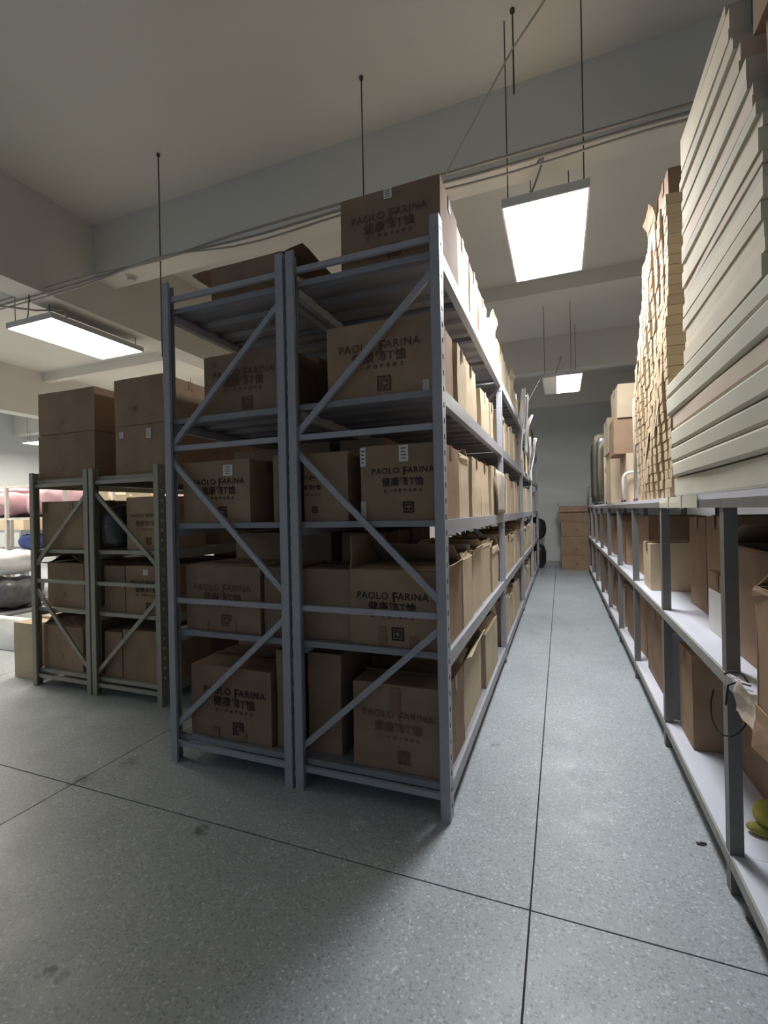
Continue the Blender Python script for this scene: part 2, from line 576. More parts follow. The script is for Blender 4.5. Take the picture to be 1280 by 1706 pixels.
def carton(label, x0, x1, y0, y1, z0, z1, group=None, rz=0.0, mat=None, opened=False, flaps=None, prt=None,
           prt_at=0.0, stickers=(), strips=(), wear=0.004, side_seam=True, name='carton'):
    """corrugated box; origin at its base centre. opened: list of flap names/angles via flaps dict.
       prt: 'dark'/'faded' print on the -Y face. stickers: (u, v, w, h, kind) on the -Y face in metres from its lower left."""
    SEED[0] += 1
    sd = SEED[0]
    mat = mat or CARD
    W, D, H = x1 - x0, y1 - y0, z1 - z0
    t = thing(name, label, 'carton', ((x0 + x1) / 2, (y0 + y1) / 2, z0), rz, group)
    hw, hd = W / 2, D / 2
    bm = bmesh.new()
    th = 0.006
    if not opened:
        cub(bm, -hw, hw, -hd, hd, 0, H)
        bmesh.ops.subdivide_edges(bm, edges=bm.edges, cuts=3, use_grid_fill=True)
        for v in bm.verts:
            e = v.co.copy()
            k = noise.noise_vector(Vector((e.x * 4 + sd * 3.7, e.y * 4 + sd, e.z * 4)))
            on_base = v.co.z < 1e-4
            v.co.x += k.x * wear * (0 if abs(e.x) < 1e-6 else 1)
            v.co.y += k.y * wear * 0.5
            if not on_base:
                v.co.z += k.z * wear - (0.004 if abs(e.x) < hw * 0.6 and abs(e.y) < hd * 0.6 and e.z > H - 1e-3 else 0)
    else:
        for o_, ux, w_, n_ in (((-hw, -hd, 0), (1, 0, 0), W, 0), ((hw, -hd, 0), (0, 1, 0), D, 1),
                               ((hw, hd, 0), (-1, 0, 0), W, 2), ((-hw, hd, 0), (0, -1, 0), D, 3)):
            # walls: outer skin leans and buckles a little toward the rim
            slab(bm, Vector(o_), ux, (0, 0, 1), w_, H, -th, 4, 4, 0, sd * 4 + n_, wear * 0.8)
        cub(bm, -hw + th, hw - th, -hd + th, hd - th, 0, th)
    put('body', mesh('body', bm, mat), t)
    # flaps: key -> angle from vertical, positive folds outward
    if opened:
        fl_ = flaps if flaps is not None else {'front': 1.7, 'back': -0.6, 'left': 1.2, 'right': -1.2}
        for k, spec in fl_.items():
            ang, frac = (spec if isinstance(spec, tuple) else (spec, 0.5))
            ang *= 1
            c, s = math.cos(ang), math.sin(ang)
            bm = bmesh.new()
            if k == 'front':
                slab(bm, (-hw + .004, -hd, H), (1, 0, 0), (0, -s, c), W - .008, D * frac, 0.004, 5, 3, 0.02 * (1 if ang > 0 else -1), sd, 0.014)
            elif k == 'back':
                slab(bm, (hw - .004, hd, H), (-1, 0, 0), (0, s, c), W - .008, D * frac, 0.004, 5, 3, 0.02, sd + 1, 0.014)
            elif k == 'left':
                slab(bm, (-hw, hd - .004, H), (0, -1, 0), (-s, 0, c), D - .008, min(D, W) * frac, 0.004, 5, 3, 0.02, sd + 2, 0.014)
            else:
                slab(bm, (hw, -hd + .004, H), (0, 1, 0), (s, 0, c), D - .008, min(D, W) * frac, 0.004, 5, 3, 0.02, sd + 3, 0.014)
            put('flap', mesh('flap', bm, mat), t)
    else:
        bm = bmesh.new()
        cub(bm, -hw - 0.001 - wear * .5, hw + 0.001 + wear * .5, -0.025, 0.025, H - 0.001, H + 0.0015 + wear * .5)
        if side_seam:
            for sx in (-1, 1):
                xx = sx * (hw + wear * 0.5)
                cub(bm, min(xx, xx + sx * .0012), max(xx, xx + sx * .0012), -0.025, 0.025, H - 0.07, H + 0.001)
        put('tape', mesh('tape', bm, TAPE), t)
    yf = -hd - wear * 0.55 - 0.0012
    fr = (math.pi / 2, 0, 0)
    if prt:
        P = PR[prt]
        k = W / 0.52 * 1.42
        put('brand_lettering', P['name'], t, (prt_at, yf, H * 0.62), fr, (k, k, k))
        put('chinese_lettering', P['cn'], t, (prt_at, yf, H * 0.465), fr, (k * .8, k * .8, k))
        put('slogan_lettering', P['slogan'], t, (prt_at, yf, H * 0.375), fr, (k * .85, k * .85, k))
        put('emblem', P['emblem'], t, (prt_at + 0.03, yf, H * 0.17), fr, (k, k, k))
    for (u_, v_, w_, h_, kind) in stickers:
        bm = bmesh.new()
        cub(bm, -hw + u_, -hw + u_ + w_, yf - 0.0008, yf + 0.0002, v_, v_ + h_)
        lb = put('label_sticker' if kind == 'paper' else 'tape', mesh('sticker', bm, {'paper': PAPER, 'tape': TAPE, 'clear': TAPEC}[kind]), t)
        if kind == 'paper':
            put('label_print', LABPRINT, lb, (-hw + u_ + w_ / 2, yf - 0.0011, v_ + h_ / 2), fr, (w_ / .045, h_ / .045, 1))
    return t


BT = [(0.12, 0.0, 0.045, 0.065, 'tape'), (0.33, 0.0, 0.045, 0.065, 'tape')]
GE = 'cartons at the end of the tall racks'
YF = 2.252
# --- right rack, end column (top to bottom)
carton('big brown carton crowning the top shelf, white sticker at its upper edge', -1.075, -0.530, YF, YF + .41, 2.782, 3.17, GE, prt='faded',
       stickers=[(.25, .335, .045, .055, 'paper')], mat=CARD2)
carton('sealed brown printed carton on the fourth shelf up, shiny strip on its right edge', -1.172, -0.575, YF, YF + .43, 2.102, 2.50, GE, prt='faded',
       stickers=[(.535, .0, .035, .06, 'clear')])
carton('brown carton with crisp dark lettering and two white stickers, third shelf up', -0.988, -0.545, YF, YF + .40, 1.457, 1.845, GE, prt='dark', prt_at=0.012,
       stickers=[(.218, .30, .05, .085, 'paper'), (.0, .285, .032, .1, 'paper'), (.0, .0, .03, .1, 'clear')])
carton('brown printed carton half hidden by the diagonal brace, third shelf up', -1.352, -1.078, YF + .03, YF + .43, 1.457, 1.838, GE, prt='dark', prt_at=-0.10)
carton('open brown carton with dark lettering behind the middle crossbar, one flap standing', -1.065, -0.548, YF, YF + .43, 0.802, 1.195, GE, opened=True, prt='dark', prt_at=-0.02,
       flaps={'front': (-1.45, .5), 'back': (-1.1, .5), 'left': (-0.2, .42), 'right': (.4, .12)}, stickers=[(.16, 0, .045, .1, 'tape'), (.33, 0, .045, .06, 'tape')])
carton('plain brown carton left of the lettered open one, second shelf up', -1.365, -1.075, YF + .02, YF + .42, 0.802, 1.19, GE, prt=None, mat=CARD2)
carton('wide sagging brown carton with faded lettering at the bottom right corner', -1.062, -0.552, YF, YF + .45, 0.157, 0.60, GE, prt='faded', wear=.010,
       stickers=[(.22, .30, .05, .13, 'tape')], mat=CARD2)
carton('tall narrow brown carton at the bottom, left of the wide sagging one', -1.355, -1.150, YF + .04, YF + .44, 0.157, 0.715, GE, mat=CARD2)
# --- left rack, end column
carton('open dark carton with long drooping flaps on the top shelf of the left tall rack', -1.965, -1.46, YF + .02, YF + .40, 2.782, 3.0, GE, opened=True,
       flaps={'left': (1.42, .4), 'front': (-1.4, .4), 'back': (-1.3, .4), 'right': (1.3, .35)}, mat=CARD2)
carton('dark brown carton on the fourth shelf up behind the long diagonal brace', -2.035, -1.46, YF + .02, YF + .42, 2.102, 2.47, GE, prt='faded',
       stickers=[(.06, .30, .03, .03, 'tape')], mat=CARD2)
carton('brown carton with a torn square white sticker, third shelf up at left', -2.205, -1.705, YF + .01, YF + .41, 1.457, 1.83, GE, prt='dark', prt_at=0.02,
       stickers=[(.31, .28, .07, .065, 'paper')])
carton('brown carton peeping out left of the twin posts on the third shelf', -1.555, -1.42, YF + .03, YF + .42, 1.457, 1.838, GE, mat=CARD)
carton('greyish brown lettered carton with two brown tapes below, second shelf up at left', -2.19, -1.640, YF, YF + .42, 0.802, 1.195, GE, prt='faded',
       stickers=BT, mat=CARD2)
carton('brown carton squeezed beside the twin posts, second shelf up', -1.625, -1.425, YF + .02, YF + .42, 0.802, 1.19, GE, mat=CARD2)
carton('lettered carton with square emblem and two tapes on the bottom left shelf', -2.165, -1.580, YF, YF + .45, 0.157, 0.585, GE, prt='dark', prt_at=.03,
       stickers=[(.16, 0, .05, .06, 'tape'), (.36, 0, .05, .06, 'tape')], mat=CARD2, wear=.008)
carton('tall brown carton left of the twin posts on the bottom shelf', -1.560, -1.43, YF + .03, YF + .43, 0.157, 0.715, GE, mat=CARD)

# --- aisle side, nearest bay measured from the photograph
GA = 'cartons along the aisle side of the tall rack'
LNAME = ['bottom', 'second', 'third', 'fourth', 'top']
aisle = {4: [(2.70, 3.13, .415, 0), (3.19, 3.53, .42, 0), (3.60, 4.04, .43, 0), (4.12, 4.50, .40, 1), (4.72, 5.30, .43, 0), (5.36, 5.8, .41, 0),
             (5.86, 6.3, .36, 1), (6.36, 6.85, .3, 0), (7.2, 7.6, .35, 0), (7.66, 8.1, .3, 0), (8.2, 8.6, .36, 1)],
         3: [(2.72, 3.02, .39, 0), (3.03, 3.42, .39, 0), (3.58, 4.02, .34, 0), (4.05, 4.22, .33, 0), (4.76, 5.2, .40, 1), (5.24, 5.62, .36, 0), (5.68, 6.15, .35, 1),
             (6.2, 6.65, .38, 0), (7.2, 7.6, .36, 1), (7.7, 8.1, .34, 0), (8.15, 8.6, .33, 0), (8.66, 9.1, .36, 0)],
         2: [(2.71, 3.05, .39, 1), (3.08, 3.48, .40, 0), (3.52, 3.95, .41, 0), (4.0, 4.45, .42, 0), (4.72, 5.15, .40, 0), (5.2, 5.62, .39, 1), (5.66, 6.1, .38, 0), (6.15, 6.55, .4, 0),
             (6.6, 7.0, .37, 0), (7.22, 7.6, .36, 1), (7.65, 8.05, .38, 0), (8.1, 8.5, .4, 0), (8.55, 9.0, .38, 0), (9.1, 9.5, .39, 0), (9.7, 10.2, .38, 0), (10.3, 10.8, .36, 1), (10.9, 11.4, .4, 0)],
         1: [(2.72, 3.05, .40, 1), (3.09, 3.46, .42, 1), (3.50, 3.94, .41, 1), (3.98, 4.42, .38, 1), (4.74, 5.12, .40, 1), (5.16, 5.6, .41, 0), (5.66, 6.05, .39, 1), (6.1, 6.55, .42, 0),
             (6.6, 7.0, .38, 1), (7.22, 7.6, .40, 0), (7.65, 8.05, .42, 1), (8.1, 8.5, .39, 0), (8.6, 9.05, .4, 0), (9.1, 9.5, .38, 1), (9.7, 10.2, .4, 0), (10.3, 10.8, .39, 0), (10.9, 11.4, .37, 0)],
         0: [(2.74, 3.42, .43, 1), (3.52, 4.20, .40, 1), (4.75, 5.2, .42, 1), (5.25, 5.7, .36, 0), (5.75, 6.2, .40, 1), (6.25, 6.7, .38, 0), (7.22, 7.65, .40, 1), (7.7, 8.1, .42, 0), (8.2, 8.6, .36, 1),
             (8.7, 9.1, .4, 0), (9.7, 10.2, .38, 0), (10.3, 10.8, .4, 0), (10.9, 11.4, .36, 0)]}
rnd = random.Random(21)
for lv, lst in aisle.items():
    for i, (a, c, h, op) in enumerate(lst):
        xo = -0.545 - rnd.random() * 0.02
        dep = 0.40 + rnd.random() * 0.05
        fl_ = None
        if op:
            fl_ = {'right': (rnd.choice([0.3, -0.5, 2.6, -0.9, -1.2]), .13), 'left': (rnd.uniform(-1.4, -.9), .3), 'front': (rnd.uniform(-1.4, -.9), .3), 'back': (rnd.uniform(-1.4, -.7), .3)}
            if lv == 4:
                fl_['right'] = (0.1, .2)
        room = LV[lv + 1] - LV[lv] - 0.1 if lv < 4 else 1
        hh = min(h, room)
        carton('%s brown carton, %s from the near end, %s shelf of the tall rack, aisle side' % ('open' if op else 'closed', ORD[i + 1], LNAME[lv]),
               xo - dep, xo, a, c - 0.012, LV[lv] + .002, LV[lv] + hh, GA, rz=rnd.uniform(-.015, .015), opened=bool(op), flaps=fl_,
               mat=CARDP, wear=.009)  # paler board puts the strong aisle lamp light into these brown cartons
# far dark stacks closing the end of the tall rack
# inner row, added as dark backing behind the end cartons
GI = 'added backing cartons deep inside the tall racks'
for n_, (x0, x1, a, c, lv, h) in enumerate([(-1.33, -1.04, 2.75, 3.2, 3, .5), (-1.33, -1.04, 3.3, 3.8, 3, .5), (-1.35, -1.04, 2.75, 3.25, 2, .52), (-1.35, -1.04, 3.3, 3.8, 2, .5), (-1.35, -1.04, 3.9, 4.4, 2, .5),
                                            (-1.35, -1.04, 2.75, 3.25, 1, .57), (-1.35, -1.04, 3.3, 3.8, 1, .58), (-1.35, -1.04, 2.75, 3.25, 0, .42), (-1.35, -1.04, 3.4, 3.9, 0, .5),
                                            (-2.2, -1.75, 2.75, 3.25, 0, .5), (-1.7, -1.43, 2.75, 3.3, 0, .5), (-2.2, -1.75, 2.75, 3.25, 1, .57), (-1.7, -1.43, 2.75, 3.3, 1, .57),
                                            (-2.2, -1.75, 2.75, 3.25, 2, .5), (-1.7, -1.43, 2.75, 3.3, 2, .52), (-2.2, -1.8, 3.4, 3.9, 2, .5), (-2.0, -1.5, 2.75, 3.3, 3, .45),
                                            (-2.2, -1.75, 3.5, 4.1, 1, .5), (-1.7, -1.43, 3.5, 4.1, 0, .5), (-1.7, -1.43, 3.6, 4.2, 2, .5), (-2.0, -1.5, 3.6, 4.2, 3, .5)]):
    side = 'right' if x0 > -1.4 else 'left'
    carton('added dark-backing carton, %s shelf of the %s tall rack, %s, %s' % (LNAME[lv], side, 'right behind the end ones' if a < 3 else ('a row deeper' if a < 3.85 else 'deepest in view'), 'left half' if (x0 < -1.9 or side == 'right') else 'right half'), x0, x1, a, c, LV[lv] + .002, LV[lv] + h, GI + ', %s %s' % (side, LNAME[lv]), mat=CARD2)
GL = 'cartons on the low olive rack'
YQ = 2.846
# --- low rack cartons
carton('upper carton of the leftmost pair on top of the low rack', -4.46, -3.76, YQ, YQ + .62, 2.262, 2.64, GL, rz=.02, mat=CARD2, side_seam=True, stickers=[(.28, .08, .035, .035, 'tape')])
carton('lower carton of the leftmost pair on top of the low rack', -4.475, -3.75, YQ, YQ + .62, 1.852, 2.258, GL, mat=CARD2, stickers=[(.28, .08, .035, .035, 'tape')])
carton('upper carton of the right pair on the low rack, beside the tall post', -3.505, -2.965, YQ, YQ + .6, 2.262, 2.652, GL, mat=CARD2, stickers=[(.2, .12, .035, .035, 'tape')])
carton('lower carton of the right pair on the low rack, with two small stickers', -3.50, -2.965, YQ, YQ + .6, 1.852, 2.258, GL, mat=CARD2, stickers=[(.05, .31, .045, .05, 'paper'), (.35, .29, .05, .08, 'paper')])
carton('brown carton with a pale open top on the third shelf of the low rack, left', -4.445, -3.83, YQ, YQ + .45, 1.227, 1.655, GL, prt=None, stickers=[(.03, .33, .05, .09, 'tape'), (.37, .32, .04, .1, 'tape')])
carton('faded lettered carton on the third shelf of the low rack, right', -3.39, -2.97, YQ, YQ + .45, 1.227, 1.665, GL, prt='faded', mat=CARD)
carton('open carton with a wide flap pointing forward, second shelf of the low rack', -4.43, -3.955, YQ + .03, YQ + .47, 0.702, 1.10, GL, opened=True, mat=CARD, flaps={'front': (1.25, .17), 'left': (-1.3, .4), 'right': (-1.35, .4), 'back': (-1.3, .4)}, stickers=[(.2, .09, .04, .04, 'tape')])
carton('rosy brown slim carton on the second shelf of the low rack', -3.66, -3.425, YQ, YQ + .45, 0.702, 1.09, GL, mat=CARD2)
carton('carton with black lettering and small white sticker, second shelf of the low rack', -3.415, -2.965, YQ, YQ + .45, 0.702, 1.095, GL, prt='dark', stickers=[(.2, .32, .05, .045, 'paper')])
carton('open-topped carton on the bottom shelf of the low rack, far left', -4.455, -3.945, YQ, YQ + .48, 0.147, 0.53, GL, opened=True, mat=CARD, flaps={'front': (-1.1, .35), 'back': (-1.2, .3), 'left': (-1.0, .3), 'right': (-1.2, .4)}, stickers=[(.22, .1, .04, .04, 'tape')])
carton('carton half hidden by the left twin post, bottom shelf of the low rack', -3.94, -3.80, YQ + .02, YQ + .5, 0.147, 0.56, GL, mat=CARD2)
carton('narrow carton in shade on the bottom shelf of the low rack', -3.675, -3.475, YQ, YQ + .5, 0.147, 0.53, GL, mat=CARD2)
carton('wide plain carton at the bottom right of the low rack', -3.462, -2.968, YQ, YQ + .5, 0.147, 0.56, GL, mat=CARD)
for c_, y in enumerate((3.56, 4.06, 4.56, 5.36, 5.86, 6.36, 6.86)):  # rear row added to stop the bright background showing through
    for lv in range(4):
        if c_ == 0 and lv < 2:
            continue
        carton('%s carton from the near end added to block light at the rear of the low rack, %s shelf' % (ORD[c_ + 1], ('bottom', 'second', 'third', 'top')[lv]),
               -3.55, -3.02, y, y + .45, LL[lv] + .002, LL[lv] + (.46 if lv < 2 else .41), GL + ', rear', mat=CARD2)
carton('tall pale carton standing on the floor left of the low rack', -4.90, -4.60, 2.86, 3.35, 0.001, 0.52, None, mat=CARDP)
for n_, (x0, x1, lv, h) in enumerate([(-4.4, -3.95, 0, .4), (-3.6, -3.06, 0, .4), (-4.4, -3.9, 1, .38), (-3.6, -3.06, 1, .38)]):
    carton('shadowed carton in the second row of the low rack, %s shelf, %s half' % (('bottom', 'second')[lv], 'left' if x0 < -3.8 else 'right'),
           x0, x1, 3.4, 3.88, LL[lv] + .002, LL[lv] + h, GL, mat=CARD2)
solid_t = thing('black_bundle', 'black plastic bundle between the cartons on the low rack, third shelf', 'bundle', (-3.56, 3.0, 1.227))


def blob(name, mat, a, b_, c, seed, parent=None, p=2.6, amp=.03, n=20, m_=12, fr=5):
    bm = bmesh.new()
    bmesh.ops.create_uvsphere(bm, u_segments=n, v_segments=m_, radius=1)
    for v in bm.verts:
        q_ = v.co
        f_ = lambda s: math.copysign(abs(s) ** (2 / p), s)
        v.co = Vector((f_(q_.x) * a, f_(q_.y) * b_, f_(q_.z) * c + c))
        k = noise.noise_vector(Vector((v.co.x * fr + seed, v.co.y * fr, v.co.z * fr * 1.6)))
        v.co += k * amp
        v.co.z = max(v.co.z, 0.0)
    return put(name, mesh(name, bm, mat, True), parent)


blob('bundle_body', BLACKP, .13, .2, .19, 3, solid_t, 3.5, .015)
bm = bmesh.new()
tube(bm, [(.13 * math.cos(a), .205 * math.sin(a), .2) for a in [k * math.pi / 8 for k in range(17)]], .006)
put('strap', mesh('strap', bm, GREYP), solid_t)

# ------------------------------------------------------------------ bench rack on the right
XB, XB2 = 0.585, 1.25
PY = [0.95, 2.13, 3.31, 4.55, 5.72, 6.9, 8.1, 9.3, 10.5, 11.7]
BZ = [0.155, 0.855, 1.55]
t = thing('bench_rack', 'waist-high grey rack with white boards running along the right of the aisle', 'rack', (XB, 0, 0))
bm = bmesh.new()
cub(bm, 0, .045, 0, .003, 0, 1.525)
cub(bm, 0, .003, .003, .05, 0, 1.525)
cub(bm, .012, .045, .047, .05, 0, 1.525)
cub(bm, .042, .045, .003, .016, 0, 1.525)
pm = mesh('post', bm, STEELD)
for y in PY:
    put('post', pm, t, (0, y, 0))
    put('post', pm, t, (XB2 - XB, y + .05, 0), (0, 0, math.pi))
for i in range(len(PY) - 1):
    for z in BZ:
        a, c = PY[i] + (.052 if z < 1 else 0.0), PY[i + 1] - .002
        if z < 1:
            bm = bmesh.new()
            cub(bm, .004, XB2 - XB - .004, a, c, z - .018, z)
            cub(bm, .047, XB2 - XB - .047, a - .052, a, z - .018, z)
            put('board', mesh('board', bm, BOARD), t)
            bm = bmesh.new()
            cub(bm, -.004, .004, a - .05, c + .0, z - .05, z - .004)
            cub(bm, .004, .03, a, c, z - .05, z - .0185)
            put('edge_rail', mesh('edge_rail', bm, RIM), t)
        else:
            bm = bmesh.new()
            cub(bm, 0.0, XB2 - XB, a, c, z - .024, z)
            put('board', mesh('board', bm, BOARD), t)
            bm = bmesh.new()
            cub(bm, -.006, .02, a, c, z - .06, z - .0245)
            put('edge_rail', mesh('edge_rail', bm, STEELD), t)
# pale wrapped strip taped along the top edge in the second bay
t = thing('edge_strip', 'pale padded strip tied along the top edge of the bench rack under the stacks', 'strip', (XB - .012, 2.45, 1.49))
bm = bmesh.new()
slab(bm, (0, 0, 0), (0, 1, 0), (0, 0, 1), .84, .058, .005, 14, 2, 0, 3, .004)
put('strip_body', mesh('strip_body', bm, SHEETG), t)
for y in (.28, .58):
    bm = bmesh.new()
    cub(bm, -.003, .008, y, y + .012, -.006, .064)
    put('tie', mesh('tie', bm, PAPER), t)

GB = 'cartons on the lower shelves of the bench rack'


def bc(label, x0, x1, y0, y1, lv, h, **k):
    return carton(label, x0, x1, y0, y1, BZ[lv] + .002, BZ[lv] + h, GB, **k)


bc('open carton with frayed rim at the right edge, behind the frontmost one', .705, 1.15, 1.85, 2.52, 1, .47, opened=True, mat=CARD2, flaps={'left': (2.75, .10), 'front': (-1.3, .3), 'back': (-1.2, .3)}, wear=.008)
fc = bc('frontmost carton at the right edge, hanging over the shelf rim', .562, 1.05, 1.30, 1.76, 1, .39, opened=True, mat=CARD, flaps={'left': (2.7, .1), 'back': (-1.2, .3)}, wear=.01)
bm = bmesh.new()
slab(bm, (-.250, .225, 0.02), (0, -1, 0), (.02, 0, -1), .45, .13, .005, 6, 3, -.015, 9, .012)
put('hanging_flap', mesh('hanging_flap', bm, CARD), fc)
bc('short carton with a white side panel just beyond the near post', .725, 1.1, 2.60, 2.90, 1, .30, opened=False, mat=CARD, wear=.006)
bc('tall brown carton directly behind the white-sided one', .80, 1.15, 2.93, 3.22, 1, .585, mat=CARD, wear=.008)
bc('tall brown carton at the inner end of the post pair, middle shelf', .80, 1.15, 3.24, 3.62, 1, .57, mat=CARD2, wear=.008)
bc('dark brown carton deep behind the wide grey post, middle shelf', .95, 1.2, 3.7, 4.1, 1, .42, mat=CARD2)
bc('pale small carton near the shelf rim, third opening, middle shelf', .64, .95, 4.05, 4.4, 1, .36, mat=CARDP, wear=.006)
bc('tall carton filling the third opening, middle shelf', .72, 1.15, 4.62, 5.2, 1, .56, mat=CARD)
bc('big carton with a pale side on the bottom board between the two wide posts', .66, 1.2, 2.98, 3.28, 0, .52, mat=CARD)
bc('dark carton at the bottom right behind the near post', .84, 1.2, 2.48, 2.9, 0, .30, mat=CARD2)
bc('tall brown carton on the bottom board in the second opening', .66, 1.1, 3.75, 4.4, 0, .55, mat=CARD2)
bc('leaning brown carton on the bottom board in the third opening', .68, 1.1, 4.65, 5.1, 0, .56, mat=CARD, rz=.06)
bc('brown carton on the bottom board in the third opening, farther one', .66, 1.1, 5.16, 5.66, 0, .5, mat=CARD2)
k_ = 0
for y in (5.80, 6.3, 7.0, 7.6, 8.2, 8.75, 9.4, 10.0, 10.6, 11.1):
    k_ += 1
    bc('%s carton past the third opening, middle shelf of the bench rack' % ORD[k_ - 1], .68, 1.15, y, y + .42, 1, .40 + .15 * rnd.random(), mat=rnd.choice([CARD, CARDP, CARD2]))
    bc('%s carton past the third opening, bottom board of the bench rack' % ORD[k_ - 1], .66, 1.15, y + .03, y + .45, 0, .35 + .2 * rnd.random(), mat=rnd.choice([CARD, CARDP, CARD2]))
# white panel leaning behind the big bottom carton
t = thing('laminate_offcut', 'thin white panel standing behind the big carton on the bottom board', 'panel', (.63, 3.375, .157))
bm = bmesh.new()
cub(bm, 0, .5, 0, .012, 0, .53)
put('panel_face', mesh('panel_face', bm, BOARD), t)
bm = bmesh.new()
cub(bm, -.008, 0, -.003, .015, 0, .538)
cub(bm, 0, .5, -.003, .015, .53, .538)
put('panel_edging', mesh('panel_edging', bm, PAPER), t)
t = thing('white_board', 'white flat pack leaning against the short carton beside the near post', 'board', (.715, 2.575, .857))
bm = bmesh.new()
slab(bm, (0, .03, 0), (0, 1, 0), (.0, 0, 1), .26, .21, .006, 3, 3)
put('sleeve', mesh('sleeve', bm, PAPER), t)
# yellow-green cloth and scrap
t = thing('yellow_cloth', 'crumpled yellow-green cloth lying on the bottom board at the right edge', 'cloth', (.83, 2.33, .157))
blob('cloth_body', YELL, .1, .07, .055, 4, t, 2.2, .03, fr=11)
blob('cloth_corner', YELL, .05, .03, .02, 8, t, 2, .015, fr=14).location = (-.09, -.03, 0)
tag(solid('cardboard_scrap', DARKM, (.80, .86, 2.16, 2.20, .156, .163)), 'small dark scrap on the bottom board below the yellow cloth', 'scrap')
# cord and wrapping by the rim
t = thing('cable_loop', 'loop of thin black cord slung over the rim of the middle board', 'cord', (.575, 2.02, .83))
bm = bmesh.new()
tube(bm, [(.06 * math.sin(a) - .01, .07 * math.cos(a) - .0, .06 * math.sin(a) - .05 + .08 * math.cos(a)) for a in [k * math.pi / 9 for k in range(17)]], .0035, 6)
put('cord_loop', mesh('cord_loop', bm, CORD), t)
bm = bmesh.new()
tube(bm, [(.03, -.07, .04), (.0, -.04, .04), (-.022, -.02, .02), (-.025, .0, -.06)], .0035, 6)
put('cord_end', mesh('cord_end', bm, CORD), t)
t = thing('wrapping_scrap', 'crumpled brown wrapping paper caught on the rim of the middle board', 'paper', (.56, 1.80, .775))
bm = bmesh.new()
slab(bm, (0, 0, 0), (0, 1, 0), (.1, 0, 1), .17, .10, .004, 10, 6, .01, 5, .035)
put('paper_sheet', mesh('paper_sheet', bm, SHEETR), t)

# ------------------------------------------------------------------ stacks on top of the bench rack
GS = 'flattened cartons stacked on the bench rack'
zt = BZ[2] + .001
edges = [zt, 1.66, 1.745, 1.83, 1.925, 2.015, 2.115, 2.195]
for i in range(7):
    z0, z1 = edges[i], edges[i + 1] - .004
    x0 = .588 + rnd.uniform(-.006, .012)
    yf = 3.0 + rnd.uniform(-.02, .02) + (.05 if i > 4 else 0)
    t = thing('flattened_carton', 'thick folded carton, %s up in the lower stack on the bench rack' % (ORD[i] if i else 'lowest'), 'carton', (x0, 1.0, z0), 0, GS)
    bm = bmesh.new()
    # folded board: two leaves joined by a rounded fold at the aisle edge
    prof = [(.0, .012), (.004, .004), (.012, 0), (.6, 0), (.6, (z1 - z0) * .47), (.02, (z1 - z0) * .47), (.02, (z1 - z0) * .53), (.6, (z1 - z0) * .53),
            (.6, z1 - z0), (.012, z1 - z0), (.004, z1 - z0 - .004), (0, z1 - z0 - .012)]
    ny = 8
    rows = []
    for j in range(ny + 1):
        y = (yf - 1.0) * j / ny
        k = noise.noise(Vector((i * 3.1, y * 1.2, 0))) * .008
        rows.append([bm.verts.new((px + k, y, pz)) for px, pz in prof])
    for a, c in zip(rows, rows[1:]):
        for k in range(len(prof)):
            bm.faces.new((a[k], a[(k + 1) % len(prof)], c[(k + 1) % len(prof)], c[k]))
    bm.faces.new(rows[0])
    bm.faces.new(rows[-1][::-1])
    put('folded_board', mesh('folded_board', bm, rnd.choice([SHEETG, SHEETG, SHEETR])), t)
z = 2.197
i = 0
hs = []
while z < 3.33:
    h = rnd.choice([.045, .05, .06, .04, .075])
    z1 = z + h
    x0 = .592 + rnd.uniform(-.004, .008)
    yf = 2.70 + rnd.uniform(-.02, .02)
    yn = 1.74 + max(0, z - 2.66) * .5 + rnd.uniform(-.013, .013)
    t = thing('carton_sheet', 'flat cream carton sheet, %s up in the upper stack on the bench rack' % (ORD[i] if i else 'lowest'), 'carton', (x0, yn, z), 0, 'cream carton sheets in the upper stack')
    bm = bmesh.new()
    slab(bm, (0, 0, 0), (1, 0, 0), (0, 1, 0), .6, yf - yn, h - (.0035 if rnd.random() > .2 else .008), 2, 6, 0, i, .0)
    for v in bm.verts:
        v.co.x += noise.noise(Vector((i * 2.3, v.co.y * 1.5, 4))) * .006
    put('sheet_body', mesh('sheet_body', bm, rnd.choice([SHEET, SHEET, SHEETG, SHEETR])), t)
    z = z1
    i += 1
# nearer stack at the picture's right edge
z = 2.197
i = 0
while z < 2.72:
    h = rnd.choice([.06, .075, .085])
    t = thing('carton_sheet', 'flat cream carton sheet at the right edge, %s up in the nearest stack' % (ORD[i] if i else 'lowest'), 'carton', (.60 + rnd.uniform(0, .02), 1.05, z), 0, 'cream carton sheets in the nearest stack')
    bm = bmesh.new()
    slab(bm, (0, 0, 0), (1, 0, 0), (0, 1, 0), .55, .56 + rnd.uniform(-.03, .04), h - .004, 2, 4)
    put('sheet_body', mesh('sheet_body', bm, rnd.choice([SHEET, SHEETG])), t)
    z += h
    i += 1
ztop = z
carton('rosy brown carton at the upper right corner, above the nearest sheets', .62, 1.1, 1.05, 1.76, ztop + .001, ztop + .26, None, mat=CARD)
carton('topmost brown carton at the upper right corner of the picture', .60, 1.1, 1.05, 1.80, ztop + .262, ztop + .62, None, mat=CARD, opened=True, flaps={'left': (.3, .3), 'back': (-1.2, .4)})
t = thing('gap_shade_filler', 'dark filler standing for shade between the sheet stack and the topmost carton, upper right', 'bag', (.88, 1.93, 3.02))  # dark body added where the gap between stacks holds only shade
blob('filler_body', BLACKP, .24, .06, .24, 11, t, 3, .02)
blob('filler_knob', BLACKP, .03, .03, .04, 5, t, 2, .01).location = (0, 0, .45)

